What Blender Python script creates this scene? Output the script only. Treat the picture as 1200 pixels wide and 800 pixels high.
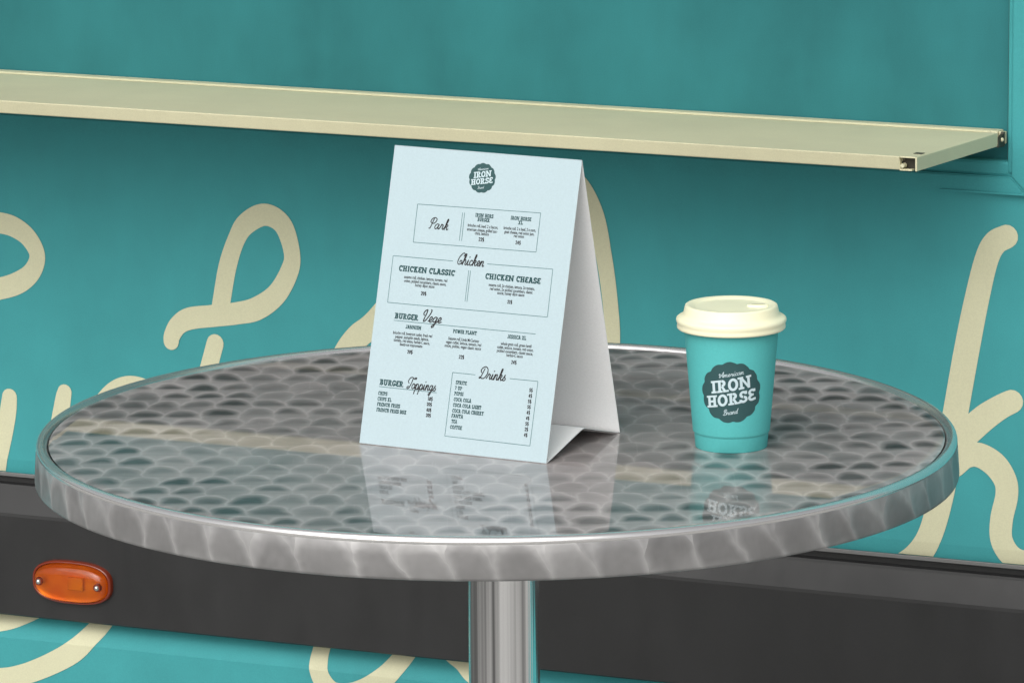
import bpy, bmesh, math, random
from mathutils import Vector, Matrix, noise
R = math.radians
random.seed(7)
for o in list(bpy.data.objects): bpy.data.objects.remove(o)
scene = bpy.context.scene
COL = scene.collection

# ------------------------------------------------------------------ camera
FPX, PITCH, ROLL = 6500.0, 0.199, -0.0081          # focal length in photo pixels (1200 wide)
TABLE_Z, CAM_Z = 1.05, 1.05 + 0.9036
TABLE_X, TABLE_Y, TABLE_R = -0.0122, 4.1257, 0.35
VAN_YAW, VAN_Y = 0.4122, 4.9
fw = Vector((0, math.cos(PITCH), -math.sin(PITCH)))
up0 = Vector((0, math.sin(PITCH), math.cos(PITCH)))
rt0 = Vector((1, 0, 0))
rt = math.cos(ROLL)*rt0 + math.sin(ROLL)*up0
up = -math.sin(ROLL)*rt0 + math.cos(ROLL)*up0
cam = bpy.data.cameras.new('camera'); co = bpy.data.objects.new('camera', cam); COL.objects.link(co)
cam.sensor_width = 36; cam.lens = FPX/1200*36; cam.clip_start = 0.1; cam.clip_end = 500
m = Matrix((rt, up, -fw)).transposed().to_4x4(); m.translation = (0, 0, CAM_Z); co.matrix_world = m
scene.camera = co

# ------------------------------------------------------------------ sky, sun, exposure
SUN_EL, SUN_AZ = R(40), R(200)                      # azimuth clockwise from +Y (the view direction)
world = bpy.data.worlds.new('World'); scene.world = world; world.use_nodes = True
wn = world.node_tree.nodes; wl = world.node_tree.links
sky = wn.new('ShaderNodeTexSky'); sky.sky_type = 'NISHITA'; sky.sun_disc = False
sky.sun_elevation = SUN_EL; sky.sun_rotation = SUN_AZ; sky.air_density = 1.0; sky.dust_density = 5.0; sky.ozone_density = 1.0
hs = wn.new('ShaderNodeHueSaturation'); hs.inputs['Saturation'].default_value = 0.18
wl.new(sky.outputs[0], hs.inputs['Color']); wl.new(hs.outputs[0], wn['Background'].inputs[0])
wn['Background'].inputs[1].default_value = 0.12
sl = bpy.data.lights.new('sun', 'SUN'); sl.energy = 1.3; sl.angle = R(70); sl.color = (1, 0.97, 0.93)
so = bpy.data.objects.new('sun', sl); COL.objects.link(so)
sd = Vector((math.sin(SUN_AZ)*math.cos(SUN_EL), math.cos(SUN_AZ)*math.cos(SUN_EL), math.sin(SUN_EL)))
so.rotation_euler = sd.to_track_quat('Z', 'Y').to_euler(); so.location = (2, -2, 6)
vs = scene.view_settings; vs.view_transform = 'Standard'; vs.look = 'None'; vs.exposure = 0.06; vs.gamma = 1.0

# ------------------------------------------------------------------ photo pixel -> point on a known surface
EYE = Vector((0, 0, CAM_Z))
def ray(x, y): return fw + rt*((x-600)/FPX) - up*((y-400)/FPX)
def on_plane(x, y, p0, n):
    d = ray(x, y); return EYE + d*(((p0-EYE).dot(n))/d.dot(n))
VU = Vector((math.cos(VAN_YAW), -math.sin(VAN_YAW), 0)); VN = Vector((-math.sin(VAN_YAW), -math.cos(VAN_YAW), 0))
VO = Vector((0, VAN_Y, 0))
def wall(x, y, off=0.0):
    P = on_plane(x, y, VO + VN*off, VN); return (P-VO).dot(VU), P.z
def on_table(x, y): return on_plane(x, y, Vector((0, 0, TABLE_Z)), Vector((0, 0, 1)))

# ------------------------------------------------------------------ object helpers
def obj(name, me, mats, parent=None, loc=(0, 0, 0), rot=(0, 0, 0), smooth=False):
    if isinstance(me, bmesh.types.BMesh):
        b = me; me = bpy.data.meshes.new(name); b.to_mesh(me); b.free()
    o = bpy.data.objects.new(name, me); COL.objects.link(o)
    for mt in (mats if isinstance(mats, (list, tuple)) else [mats]): me.materials.append(mt)
    o.parent = parent; o.location = loc; o.rotation_euler = rot
    if smooth: me.polygons.foreach_set('use_smooth', [True]*len(me.polygons))
    return o
def empty(name, loc, rz, label, cat, group=None):
    o = bpy.data.objects.new(name, None); COL.objects.link(o); o.location = loc; o.rotation_euler = (0, 0, rz)
    o.empty_display_size = 0.1; o['label'] = label; o['category'] = cat
    if group: o['group'] = group
    return o
def box(bm, x0, x1, y0, y1, z0, z1, bev=0.0, seg=2):
    r = bmesh.ops.create_cube(bm, size=1)['verts']
    for v in r: v.co = Vector(((x0+x1)/2+v.co.x*(x1-x0), (y0+y1)/2+v.co.y*(y1-y0), (z0+z1)/2+v.co.z*(z1-z0)))
    if bev:
        es = {e for v in r for e in v.link_edges}
        bmesh.ops.bevel(bm, geom=list(es), offset=bev, segments=seg, profile=.5, affect='EDGES')
    return bm
def boxobj(name, dims, mat, parent, bev=0.001, **k):
    return obj(name, box(bmesh.new(), *dims, bev), mat, parent, **k)
def lathe(bm, prof, n=64, cap=(False, False), c=(0, 0), mat=0):
    rows = []
    for r, z in prof: rows.append([bm.verts.new((c[0]+r*math.cos(2*math.pi*i/n), c[1]+r*math.sin(2*math.pi*i/n), z)) for i in range(n)])
    for a, b in zip(rows, rows[1:]):
        for i in range(n):
            f = bm.faces.new((a[i], a[(i+1) % n], b[(i+1) % n], b[i])); f.smooth = True; f.material_index = mat
    if cap[0]: bm.faces.new(list(reversed(rows[0]))).material_index = mat
    if cap[1]: bm.faces.new(rows[-1]).material_index = mat
    return rows
def extrude_profile(bm, prof, s0, s1, nseg=1, thick=None):
    """open profile of (outward offset, z) swept along the van's side; local y is into the van"""
    cols = []
    for k in range(nseg+1):
        s = s0+(s1-s0)*k/nseg
        cols.append([bm.verts.new((s, -o, z)) for o, z in prof])
    for a, b in zip(cols, cols[1:]):
        for i in range(len(prof)-1): bm.faces.new((a[i], a[i+1], b[i+1], b[i]))
    bmesh.ops.recalc_face_normals(bm, faces=bm.faces)
    return bm

# ------------------------------------------------------------------ material helpers
class NT:
    def __init__(s, name):
        s.m = bpy.data.materials.new(name); s.m.use_nodes = True; s.t = s.m.node_tree
        s.b = s.t.nodes['Principled BSDF']
    def n(s, typ, **k):
        x = s.t.nodes.new('ShaderNode'+typ)
        for a, v in k.items(): setattr(x, a, v)
        return x
    def put(s, sock, v):
        if hasattr(v, 'is_output'): s.t.links.new(v, sock)
        else: sock.default_value = v
    def math(s, op, a, b=0.0, c=0.0):
        x = s.n('Math', operation=op); s.put(x.inputs[0], a); s.put(x.inputs[1], b); s.put(x.inputs[2], c); return x.outputs[0]
    def mix(s, f, a, b, typ='FLOAT'):
        x = s.n('Mix', data_type=typ); i = {'FLOAT': (2, 3, 0), 'RGBA': (6, 7, 2)}[typ]
        s.put(x.inputs[0], f); s.put(x.inputs[i[0]], a); s.put(x.inputs[i[1]], b); return x.outputs[i[2]]
    def noise(s, vec, scale, detail=3, rough=.5, dist=0):
        x = s.n('TexNoise'); s.put(x.inputs['Vector'], vec); x.inputs['Scale'].default_value = scale
        x.inputs['Detail'].default_value = detail; x.inputs['Roughness'].default_value = rough; x.inputs['Distortion'].default_value = dist
        return x.outputs['Fac']
    def ramp(s, f, lo, hi, a=0.0, b=1.0):
        x = s.n('MapRange'); s.put(x.inputs[0], f)
        for i, v in zip((1, 2, 3, 4), (lo, hi, a, b)): s.put(x.inputs[i], v)
        return x.outputs[0]
    def obj(s): return s.n('TexCoord').outputs['Object']
    def scaled(s, vec, sc):
        x = s.n('VectorMath', operation='MULTIPLY'); s.put(x.inputs[0], vec); x.inputs[1].default_value = sc; return x.outputs[0]
    def bump(s, h, strength, dist, base=None):
        x = s.n('Bump'); s.put(x.inputs['Height'], h); x.inputs['Strength'].default_value = strength; x.inputs['Distance'].default_value = dist
        if base is not None: s.put(x.inputs['Normal'], base)
        return x.outputs[0]
    def set(s, **k):
        for a, v in k.items(): s.put(s.b.inputs[a.replace('_', ' ')], v)
        return s.m
def paint(name, col, rough=.42, var=.10, mott=6.0, spec=.5, grain=.04, grainscale=900):
    t = NT(name); v = t.obj()
    a = t.noise(v, mott, 5, .6); b = t.noise(t.scaled(v, (1, 1, .35)), mott*5, 4, .6); g = t.noise(v, grainscale, 1, .5)
    f = t.math('ADD', t.math('ADD', t.ramp(a, .3, .7, 1-var, 1+var*.6), t.ramp(b, .3, .7, -var*.35, var*.35)), t.ramp(g, .3, .7, -grain, grain))
    x = t.n('VectorMath', operation='SCALE'); x.inputs[0].default_value = col; t.put(x.inputs['Scale'], f)
    h = t.noise(v, 14, 3, .5)
    return t.set(Base_Color=x.outputs[0], Roughness=t.ramp(b, .3, .7, rough-.05, rough+.08), Specular_IOR_Level=spec,
                 Normal=t.bump(g, .04, .0006, t.bump(h, .05, .004)))
TEAL = (.054, .31, .325)
M_teal = paint('teal_paint', TEAL, .6, .10, spec=.18)
M_shutter = paint('shaded_shutter_teal', (.031, .180, .194), .65, .28, 2.6, spec=.12)  # upper-wall shade put into the base colour and its dark mottling
M_cream = paint('cream_paint', (.60, .592, .405), .55, .05, spec=.25)
M_shelf = paint('shelf_cream_paint', (.63, .605, .41), .65, .06, spec=.15)
M_black = paint('black_trim', (.0185, .0188, .0192), .42, .20, 7, .5, .07)
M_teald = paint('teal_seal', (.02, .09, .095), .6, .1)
M_dark = paint('dark_metal', (.035, .033, .02), .55, .2)
M_rubber = paint('rubber', (.02, .02, .02), .8, .1)
M_lip = NT('lip_metal').set(Base_Color=(.22, .22, .22, 1), Metallic=.6, Roughness=.4)
M_screw = NT('screw_metal').set(Base_Color=(.7, .68, .65, 1), Metallic=1.0, Roughness=.28)
M_roof = paint('roof_white', (.7, .7, .68), .5, .06)
def flat(name, col, rough=.6, spec=.3): return NT(name).set(Base_Color=(*col, 1), Roughness=rough, Specular_IOR_Level=spec)

def concrete():
    t = NT('concrete_ground'); v = t.obj()
    a = t.noise(v, .8, 6, .6); b = t.noise(v, 60, 4, .7)
    f = t.math('ADD', t.ramp(a, .3, .7, .33, .43), t.ramp(b, .3, .7, -.05, .05))
    c = t.n('CombineColor'); t.put(c.inputs[0], f); t.put(c.inputs[1], t.math('MULTIPLY', f, .98)); t.put(c.inputs[2], t.math('MULTIPLY', f, .94))
    return t.set(Base_Color=c.outputs[0], Roughness=.85, Normal=t.bump(b, .3, .003))
M_ground = concrete()

# swirl-finished metal: overlapping polished spots laid like fish scales
def swirl_metal(name, coords, a=.0275, b=.0335, r=.0150, ky=.45, lo=.055, mid=.36, hi=.60, coat=.68, rough=.5, tint=(1, 1, 1), vein=.0024, metal=.2, warp=.030, coat_rough=.02, line_w=.55, almond=1.0, fine_amp=1.0, cloud=9):
    t = NT(name); v = t.obj()
    nz = t.n('TexNoise'); t.put(nz.inputs['Vector'], v); nz.inputs['Scale'].default_value = 13; nz.inputs['Detail'].default_value = 4
    dv = t.n('VectorMath', operation='SUBTRACT'); t.put(dv.inputs[0], nz.outputs['Color']); dv.inputs[1].default_value = (.5, .5, .5)
    ds = t.n('VectorMath', operation='SCALE'); t.put(ds.inputs[0], dv.outputs[0]); ds.inputs['Scale'].default_value = warp
    s0 = t.n('SeparateXYZ'); t.put(s0.inputs[0], v)
    rad = t.math('SQRT', t.math('ADD', t.math('MULTIPLY', s0.outputs[0], s0.outputs[0]), t.math('MULTIPLY', s0.outputs[1], s0.outputs[1])))
    if coords == 'rim':
        an = t.math('MULTIPLY', t.math('ARCTAN2', s0.outputs[1], s0.outputs[0]), TABLE_R)
        cb = t.n('CombineXYZ'); t.put(cb.inputs[0], t.math('ADD', an, t.math('MULTIPLY', s0.outputs[2], .45))); t.put(cb.inputs[1], t.math('ADD', s0.outputs[2], .040)); src = cb.outputs[0]
    else: src = v
    ad = t.n('VectorMath', operation='ADD'); t.put(ad.inputs[0], src); t.put(ad.inputs[1], ds.outputs[0])
    s = t.n('SeparateXYZ'); t.put(s.inputs[0], ad.outputs[0]); x, y = s.outputs[0], s.outputs[1]
    Y = t.math('DIVIDE', y, b); j = t.math('FLOOR', Y)
    def row(jj):
        w1 = t.n('TexWhiteNoise', noise_dimensions='1D'); t.put(w1.inputs['W'], jj)
        off = t.math('ADD', t.math('MULTIPLY', t.math('FLOORED_MODULO', jj, 2.0), .5), t.math('MULTIPLY', t.math('SUBTRACT', w1.outputs['Value'], .5), .38))
        X = t.math('SUBTRACT', t.math('DIVIDE', x, a), off)
        i = t.math('ROUND', X); fx = t.math('MULTIPLY', t.math('SUBTRACT', X, i), a); fy = t.math('MULTIPLY', t.math('SUBTRACT', Y, jj), b)
        fk = t.math('MULTIPLY', fy, ky)
        d = t.math('SQRT', t.math('ADD', t.math('MULTIPLY', fx, fx), t.math('MULTIPLY', fk, fk)))
        return i, fx, fy, d
    j2 = t.math('ADD', j, 1.0)
    i1, fx1, fy1, d1 = row(j); i2, fx2, fy2, d2 = row(j2)
    sel = t.math('LESS_THAN', d1, r)
    I = t.mix(sel, i2, i1); J = t.mix(sel, j2, j); FX = t.mix(sel, fx2, fx1); FY = t.mix(sel, fy2, fy1); D = t.mix(sel, d2, d1)
    e = t.math('MINIMUM', t.math('ABSOLUTE', t.math('SUBTRACT', d1, r)), t.math('SUBTRACT', a/2, t.math('ABSOLUTE', FX)))
    idv = t.n('CombineXYZ'); t.put(idv.inputs[0], I); t.put(idv.inputs[1], J)
    wn_ = t.n('TexWhiteNoise', noise_dimensions='2D'); t.put(wn_.inputs['Vector'], idv.outputs[0]); rnd = wn_.outputs['Value']
    wc = t.n('SeparateColor'); t.put(wc.inputs[0], wn_.outputs['Color'])
    sheen_mask = t.math('ADD', t.ramp(t.noise(v, 8.0, 2.5, .55), .32, .68, -.6, .6), t.ramp(rad, .10, .33, .0, .95))
    con = t.math('MULTIPLY', t.math('MULTIPLY', t.ramp(sheen_mask, .1, .7), t.ramp(wc.outputs[2], .1, .45, .35, 1.0)), almond)                  # how strongly the painted reflection shows in each spot
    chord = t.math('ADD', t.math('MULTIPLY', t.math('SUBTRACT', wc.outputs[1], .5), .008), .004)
    dark = t.ramp(t.math('SUBTRACT', FY, chord), .0, .008)                    # swirl reflection painted into the colour: far half of each spot dark
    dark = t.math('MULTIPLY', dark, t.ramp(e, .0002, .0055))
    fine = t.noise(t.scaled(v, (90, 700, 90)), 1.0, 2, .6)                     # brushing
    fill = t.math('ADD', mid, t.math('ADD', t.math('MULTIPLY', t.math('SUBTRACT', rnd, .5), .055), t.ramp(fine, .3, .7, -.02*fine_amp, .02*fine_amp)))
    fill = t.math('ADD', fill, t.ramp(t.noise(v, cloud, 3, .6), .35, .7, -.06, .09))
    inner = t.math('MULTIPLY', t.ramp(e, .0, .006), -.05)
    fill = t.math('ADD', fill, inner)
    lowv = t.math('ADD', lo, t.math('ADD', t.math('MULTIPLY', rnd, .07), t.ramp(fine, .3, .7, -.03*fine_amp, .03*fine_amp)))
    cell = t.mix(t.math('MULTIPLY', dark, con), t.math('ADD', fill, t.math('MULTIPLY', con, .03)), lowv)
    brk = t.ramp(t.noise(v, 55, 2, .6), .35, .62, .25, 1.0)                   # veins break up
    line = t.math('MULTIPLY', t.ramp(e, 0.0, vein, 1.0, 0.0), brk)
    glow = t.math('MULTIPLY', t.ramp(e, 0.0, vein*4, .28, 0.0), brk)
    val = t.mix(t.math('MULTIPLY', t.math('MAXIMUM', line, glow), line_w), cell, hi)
    scr = t.noise(t.scaled(v, (500, 14, 1)), 1.0, 2, .5, .4)
    val = t.math('ADD', val, t.ramp(scr, .66, .74, 0, .035*fine_amp))
    x_ = t.n('VectorMath', operation='SCALE'); x_.inputs[0].default_value = tint; t.put(x_.inputs['Scale'], val)
    tilt = t.math('ADD', t.math('MULTIPLY', FX, t.math('SUBTRACT', wc.outputs[0], .5)), t.math('MULTIPLY', FY, t.math('SUBTRACT', wc.outputs[1], .5)))
    h = t.math('ADD', t.math('MULTIPLY', t.math('MULTIPLY', D, D), 5.0), t.math('MULTIPLY', tilt, .25))
    nb = t.bump(h, .5, 1.0)
    return t.set(Base_Color=x_.outputs[0], Metallic=metal, Roughness=rough, Normal=nb, Specular_IOR_Level=.2,
                 Coat_Weight=coat, Coat_Roughness=coat_rough, Coat_IOR=1.6)
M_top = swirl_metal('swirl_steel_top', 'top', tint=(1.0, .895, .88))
M_rim = swirl_metal('swirl_steel_rim', 'rim', a=.036, b=.05, r=.020, ky=.42, fine_amp=.15, cloud=22, mid=.30, hi=.56, lo=.16, coat=.12, rough=.42, metal=.35, line_w=.2, vein=.0045, almond=.55, warp=.045, coat_rough=.15, tint=(1, .99, .985))
M_bead = NT('polished_bead').set(Base_Color=(.80, .79, .78, 1), Metallic=.85, Roughness=.22)
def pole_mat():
    t = NT('reflection_streak_pole'); v = t.obj()
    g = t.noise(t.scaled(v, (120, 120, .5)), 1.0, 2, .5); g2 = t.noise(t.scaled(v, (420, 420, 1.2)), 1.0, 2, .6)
    f = t.math('ADD', t.ramp(g, .38, .58, .28, .98), t.ramp(g2, .3, .7, -.12, .08))  # light and dark reflection streaks painted into the base colour
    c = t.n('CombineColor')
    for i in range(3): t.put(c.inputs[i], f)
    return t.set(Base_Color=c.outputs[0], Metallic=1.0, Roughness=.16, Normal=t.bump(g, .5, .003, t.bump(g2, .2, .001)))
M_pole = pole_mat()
def paper(name, col):
    t = NT(name); v = t.obj(); g = t.noise(v, 700, 2, .6)
    x = t.n('VectorMath', operation='SCALE'); x.inputs[0].default_value = col; t.put(x.inputs['Scale'], t.ramp(g, .3, .7, .97, 1.03))
    return t.set(Base_Color=x.outputs[0], Roughness=.7, Specular_IOR_Level=.25, Normal=t.bump(g, .08, .0004))
M_paper = paper('pale_blue_card', (.445, .56, .60)); M_white = paper('white_card', (.83, .83, .83))
M_ink = flat('ink_teal', (.015, .065, .07)); M_inkb = flat('ink_black', (.018, .016, .018)); M_line = flat('ink_line', (.075, .17, .18))
M_badge = flat('badge_teal', (.030, .085, .088)); M_badge_text = flat('badge_pale', (.55, .68, .72))
M_cup = paper('cup_card', (.095, .47, .465)); M_lid = NT('lid_plastic').set(Base_Color=(.93, .895, .64, 1), Roughness=.42, Subsurface_Weight=.15, Subsurface_Radius=(.004, .004, .003))

# ------------------------------------------------------------------ flat print: ribbons in 2D
class Print:
    def __init__(s): s.v = []; s.f = []; s.k = 0
    def ribbon(s, pts, w, caps=True, closed=False):
        if len(pts) == 2: a_, b_ = pts; pts = [(a_[0]+(b_[0]-a_[0])*i/5, a_[1]+(b_[1]-a_[1])*i/5) for i in range(6)]
        n = len(pts); ws = w if isinstance(w, (list, tuple)) else [w]*n
        L = []
        for i in range(n):
            p0 = pts[i-1] if (i > 0 or closed) else pts[i]; p1 = pts[(i+1) % n] if (i < n-1 or closed) else pts[i]
            dx, dy = p1[0]-p0[0], p1[1]-p0[1]; l = math.hypot(dx, dy) or 1e-9
            nx, ny = -dy/l*ws[i]/2, dx/l*ws[i]/2; s.k += 1
            L.append((len(s.v), len(s.v)+1)); s.v += [(pts[i][0]+nx, pts[i][1]+ny, s.k), (pts[i][0]-nx, pts[i][1]-ny, s.k)]
        for i in range(n-1): s.f.append((L[i][1], L[i+1][1], L[i+1][0], L[i][0]))
        if closed: s.f.append((L[-1][1], L[0][1], L[0][0], L[-1][0]))
        if caps and not closed:
            for i, sg in ((0, -1), (n-1, 1)):
                q = pts[1] if i == 0 else pts[-2]; c = pts[i]; a = math.atan2((c[1]-q[1]), (c[0]-q[0])); rr = ws[i]/2; s.k += 1
                ids = []
                for t in range(9):
                    an = a-math.pi/2+math.pi*t/8; ids.append(len(s.v)); s.v.append((c[0]+rr*math.cos(an), c[1]+rr*math.sin(an), s.k))
                s.f.append(tuple(ids))
    def poly(s, pts):
        s.k += 1; b = len(s.v); s.v += [(x, y, s.k) for x, y in pts]; s.f.append(tuple(range(b, b+len(pts))))
    def bar(s, x0, x1, y0, y1): s.ribbon([(x0, (y0+y1)/2), (x1, (y0+y1)/2)], y1-y0, caps=False)
    def bounds(s): xs = [p[0] for p in s.v]; ys = [p[1] for p in s.v]; return min(xs), max(xs), min(ys), max(ys)
    def build(s, name, mat, parent, fn):
        me = bpy.data.meshes.new(name); me.from_pydata([fn(*p) for p in s.v], [], s.f); me.validate(); me.update()
        return obj(name, me, mat, parent)
def crom(P, k=6):
    out = []; P = [tuple(p) for p in P]
    Q = [tuple(2*P[0][i]-P[1][i] for i in range(len(P[0])))]+P+[tuple(2*P[-1][i]-P[-2][i] for i in range(len(P[0])))]
    for a, b, c, d in zip(Q, Q[1:], Q[2:], Q[3:]):
        for t in range(k):
            u = t/k
            out.append(tuple(.5*(2*b[i]+(c[i]-a[i])*u+(2*a[i]-5*b[i]+4*c[i]-d[i])*u*u+(3*b[i]-a[i]-3*c[i]+d[i])*u**3) for i in range(len(b))))
    out.append(P[-1]); return out

# slab-serif capitals: width, strokes, arcs (cx, cy, rx, ry, from, to), serifs (x, at top?)
SLAB = {
 'A': (.86, [[(.16, 0), (.40, 1)], [(.70, 0), (.46, 1)], [(.22, .33), (.64, .33)]], [], [(.14, 0), (.72, 0), (.36, 1)]),
 'B': (.72, [[(.2, 0), (.2, 1)]], [(.36, .74, .2, .17, -90, 90), (.36, .28, .24, .19, -90, 90)], [(.14, 0), (.14, 1)]),
 'C': (.70, [[(.62, .98), (.62, .66)]], [(.38, .5, .27, .41, 40, 320)], []),
 'E': (.62, [[(.56, .98), (.56, .74)], [(.56, .02), (.56, .22)], [(.26, .5), (.5, .5)]], [(.36, .72, .22, .19, 50, 265), (.36, .28, .26, .19, 95, 310)], []),
 'F': (.66, [[(.2, 0), (.2, 1)], [(.1, .92), (.62, .92)], [(.2, .5), (.5, .5)], [(.6, 1), (.6, .68)]], [], [(.2, 0)]),
 'G': (.74, [[(.62, .98), (.62, .7)], [(.62, .1), (.62, .44)], [(.42, .42), (.74, .42)]], [(.38, .5, .27, .41, 50, 325)], []),
 'H': (.84, [[(.2, 0), (.2, 1)], [(.64, 0), (.64, 1)], [(.2, .5), (.64, .5)]], [], [(.2, 0), (.2, 1), (.64, 0), (.64, 1)]),
 'I': (.44, [[(.22, 0), (.22, 1)]], [], [(.22, 0), (.22, 1)]),
 'J': (.60, [[(.42, .3), (.42, 1)]], [(.24, .3, .18, .21, 180, 360)], [(.40, 1)]),
 'K': (.82, [[(.2, 0), (.2, 1)], [(.24, .42), (.62, 1)], [(.36, .56), (.66, 0)]], [], [(.2, 0), (.2, 1), (.64, 0), (.62, 1)]),
 'L': (.64, [[(.2, 0), (.2, 1)], [(.1, .08), (.6, .08)], [(.58, 0), (.58, .34)]], [], [(.2, 1)]),
 'M': (1.0, [[(.2, 0), (.2, 1)], [(.8, 0), (.8, 1)], [(.22, .95), (.5, .3)], [(.78, .95), (.5, .3)]], [], [(.2, 0), (.16, 1), (.8, 0), (.84, 1)]),
 'N': (.98, [[(.18, 0), (.18, 1)], [(.78, 0), (.78, 1)], [(.18, .95), (.78, .05)]], [], [(.18, 0), (.14, 1), (.80, 1)]),
 'O': (.80, [], [(.40, .5, .29, .41, 0, 360)], []),
 'P': (.70, [[(.2, 0), (.2, 1)]], [(.36, .71, .22, .2, -90, 90)], [(.2, 0), (.14, 1)]),
 'R': (.80, [[(.2, 0), (.2, 1)], [(.38, .5), (.62, .05)]], [(.38, .72, .2, .19, -90, 90)], [(.2, 0), (.14, 1), (.68, 0)]),
 'S': (.66, [[(.55, .98), (.55, .7)], [(.10, .02), (.10, .3)]], [(.33, .71, .2, .2, 40, 262), (.33, .29, .23, .2, -140, 82)], []),
 'T': (.72, [[(.36, 0), (.36, 1)], [(.06, .92), (.66, .92)], [(.09, .98), (.09, .66)], [(.63, .98), (.63, .66)]], [], [(.36, 0)]),
 'U': (.84, [[(.2, .3), (.2, 1)], [(.64, .3), (.64, 1)]], [(.42, .3, .22, .21, 180, 360)], [(.2, 1), (.64, 1)]),
 'W': (1.1, [[(.15, 1), (.34, 0)], [(.55, .9), (.36, 0)], [(.55, .9), (.74, 0)], [(.95, 1), (.76, 0)]], [], [(.15, 1), (.95, 1)]),
 'X': (.82, [[(.16, 0), (.66, 1)], [(.66, 0), (.16, 1)]], [], [(.15, 0), (.15, 1), (.67, 0), (.67, 1)]),
 'Y': (.80, [[(.40, 0), (.40, .45)], [(.14, 1), (.40, .42)], [(.66, 1), (.40, .42)]], [], [(.40, 0), (.15, 1), (.65, 1)]),
 '0': (.66, [], [(.33, .5, .22, .41, 0, 360)], []),
 '1': (.46, [[(.24, 0), (.24, 1)], [(.06, .74), (.24, .95)]], [], [(.24, 0)]),
 '2': (.62, [[(.1, .09), (.56, .09)], [(.12, .1), (.47, .55)]], [(.31, .7, .2, .21, -30, 175)], []),
 '4': (.66, [[(.44, 0), (.44, 1)], [(.06, .3), (.62, .3)], [(.1, .3), (.42, .98)]], [], []),
 '5': (.62, [[(.14, .92), (.54, .92)], [(.16, .5), (.16, .92)]], [(.29, .33, .23, .24, -150, 125)], []),
 '6': (.64, [[(.14, .3), (.34, .97)]], [(.32, .3, .2, .21, 0, 360)], []),
 '7': (.60, [[(.06, .91), (.56, .91)], [(.52, .9), (.24, 0)]], [], []),
 '8': (.64, [], [(.32, .72, .17, .18, 0, 360), (.32, .28, .21, .2, 0, 360)], []),
 '$': (.60, [[(.30, -.12), (.30, 1.12)]], [(.30, .71, .19, .19, 40, 265), (.30, .29, .2, .19, -140, 85)], []),
}
def slab(pr, text, t=.19, serif=.40, sth=.15, track=.06):
    x = 0
    for ch in text:
        if ch == ' ': x += .42; continue
        w, st, arcs, ser = SLAB[ch]
        for l in st: pr.ribbon([(x+p[0], p[1]) for p in l], t if abs(l[0][0]-l[-1][0]) < .5*abs(l[0][1]-l[-1][1])+.01 else t*.85, caps=False)
        for cx, cy, rx, ry, a0, a1 in arcs:
            n = max(6, int(abs(a1-a0)/18)); full = abs(a1-a0) >= 359
            P = [(x+cx+rx*math.cos(R(a0+(a1-a0)*i/n)), cy+ry*math.sin(R(a0+(a1-a0)*i/n))) for i in range(n if full else n+1)]
            pr.ribbon(P, t, caps=False, closed=full)
        for sx, top in ser:
            y = (1-sth) if top else 0; pr.bar(x+sx-serif/2, x+sx+serif/2, y, y+sth)
        x += w+track
    return pr
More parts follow.
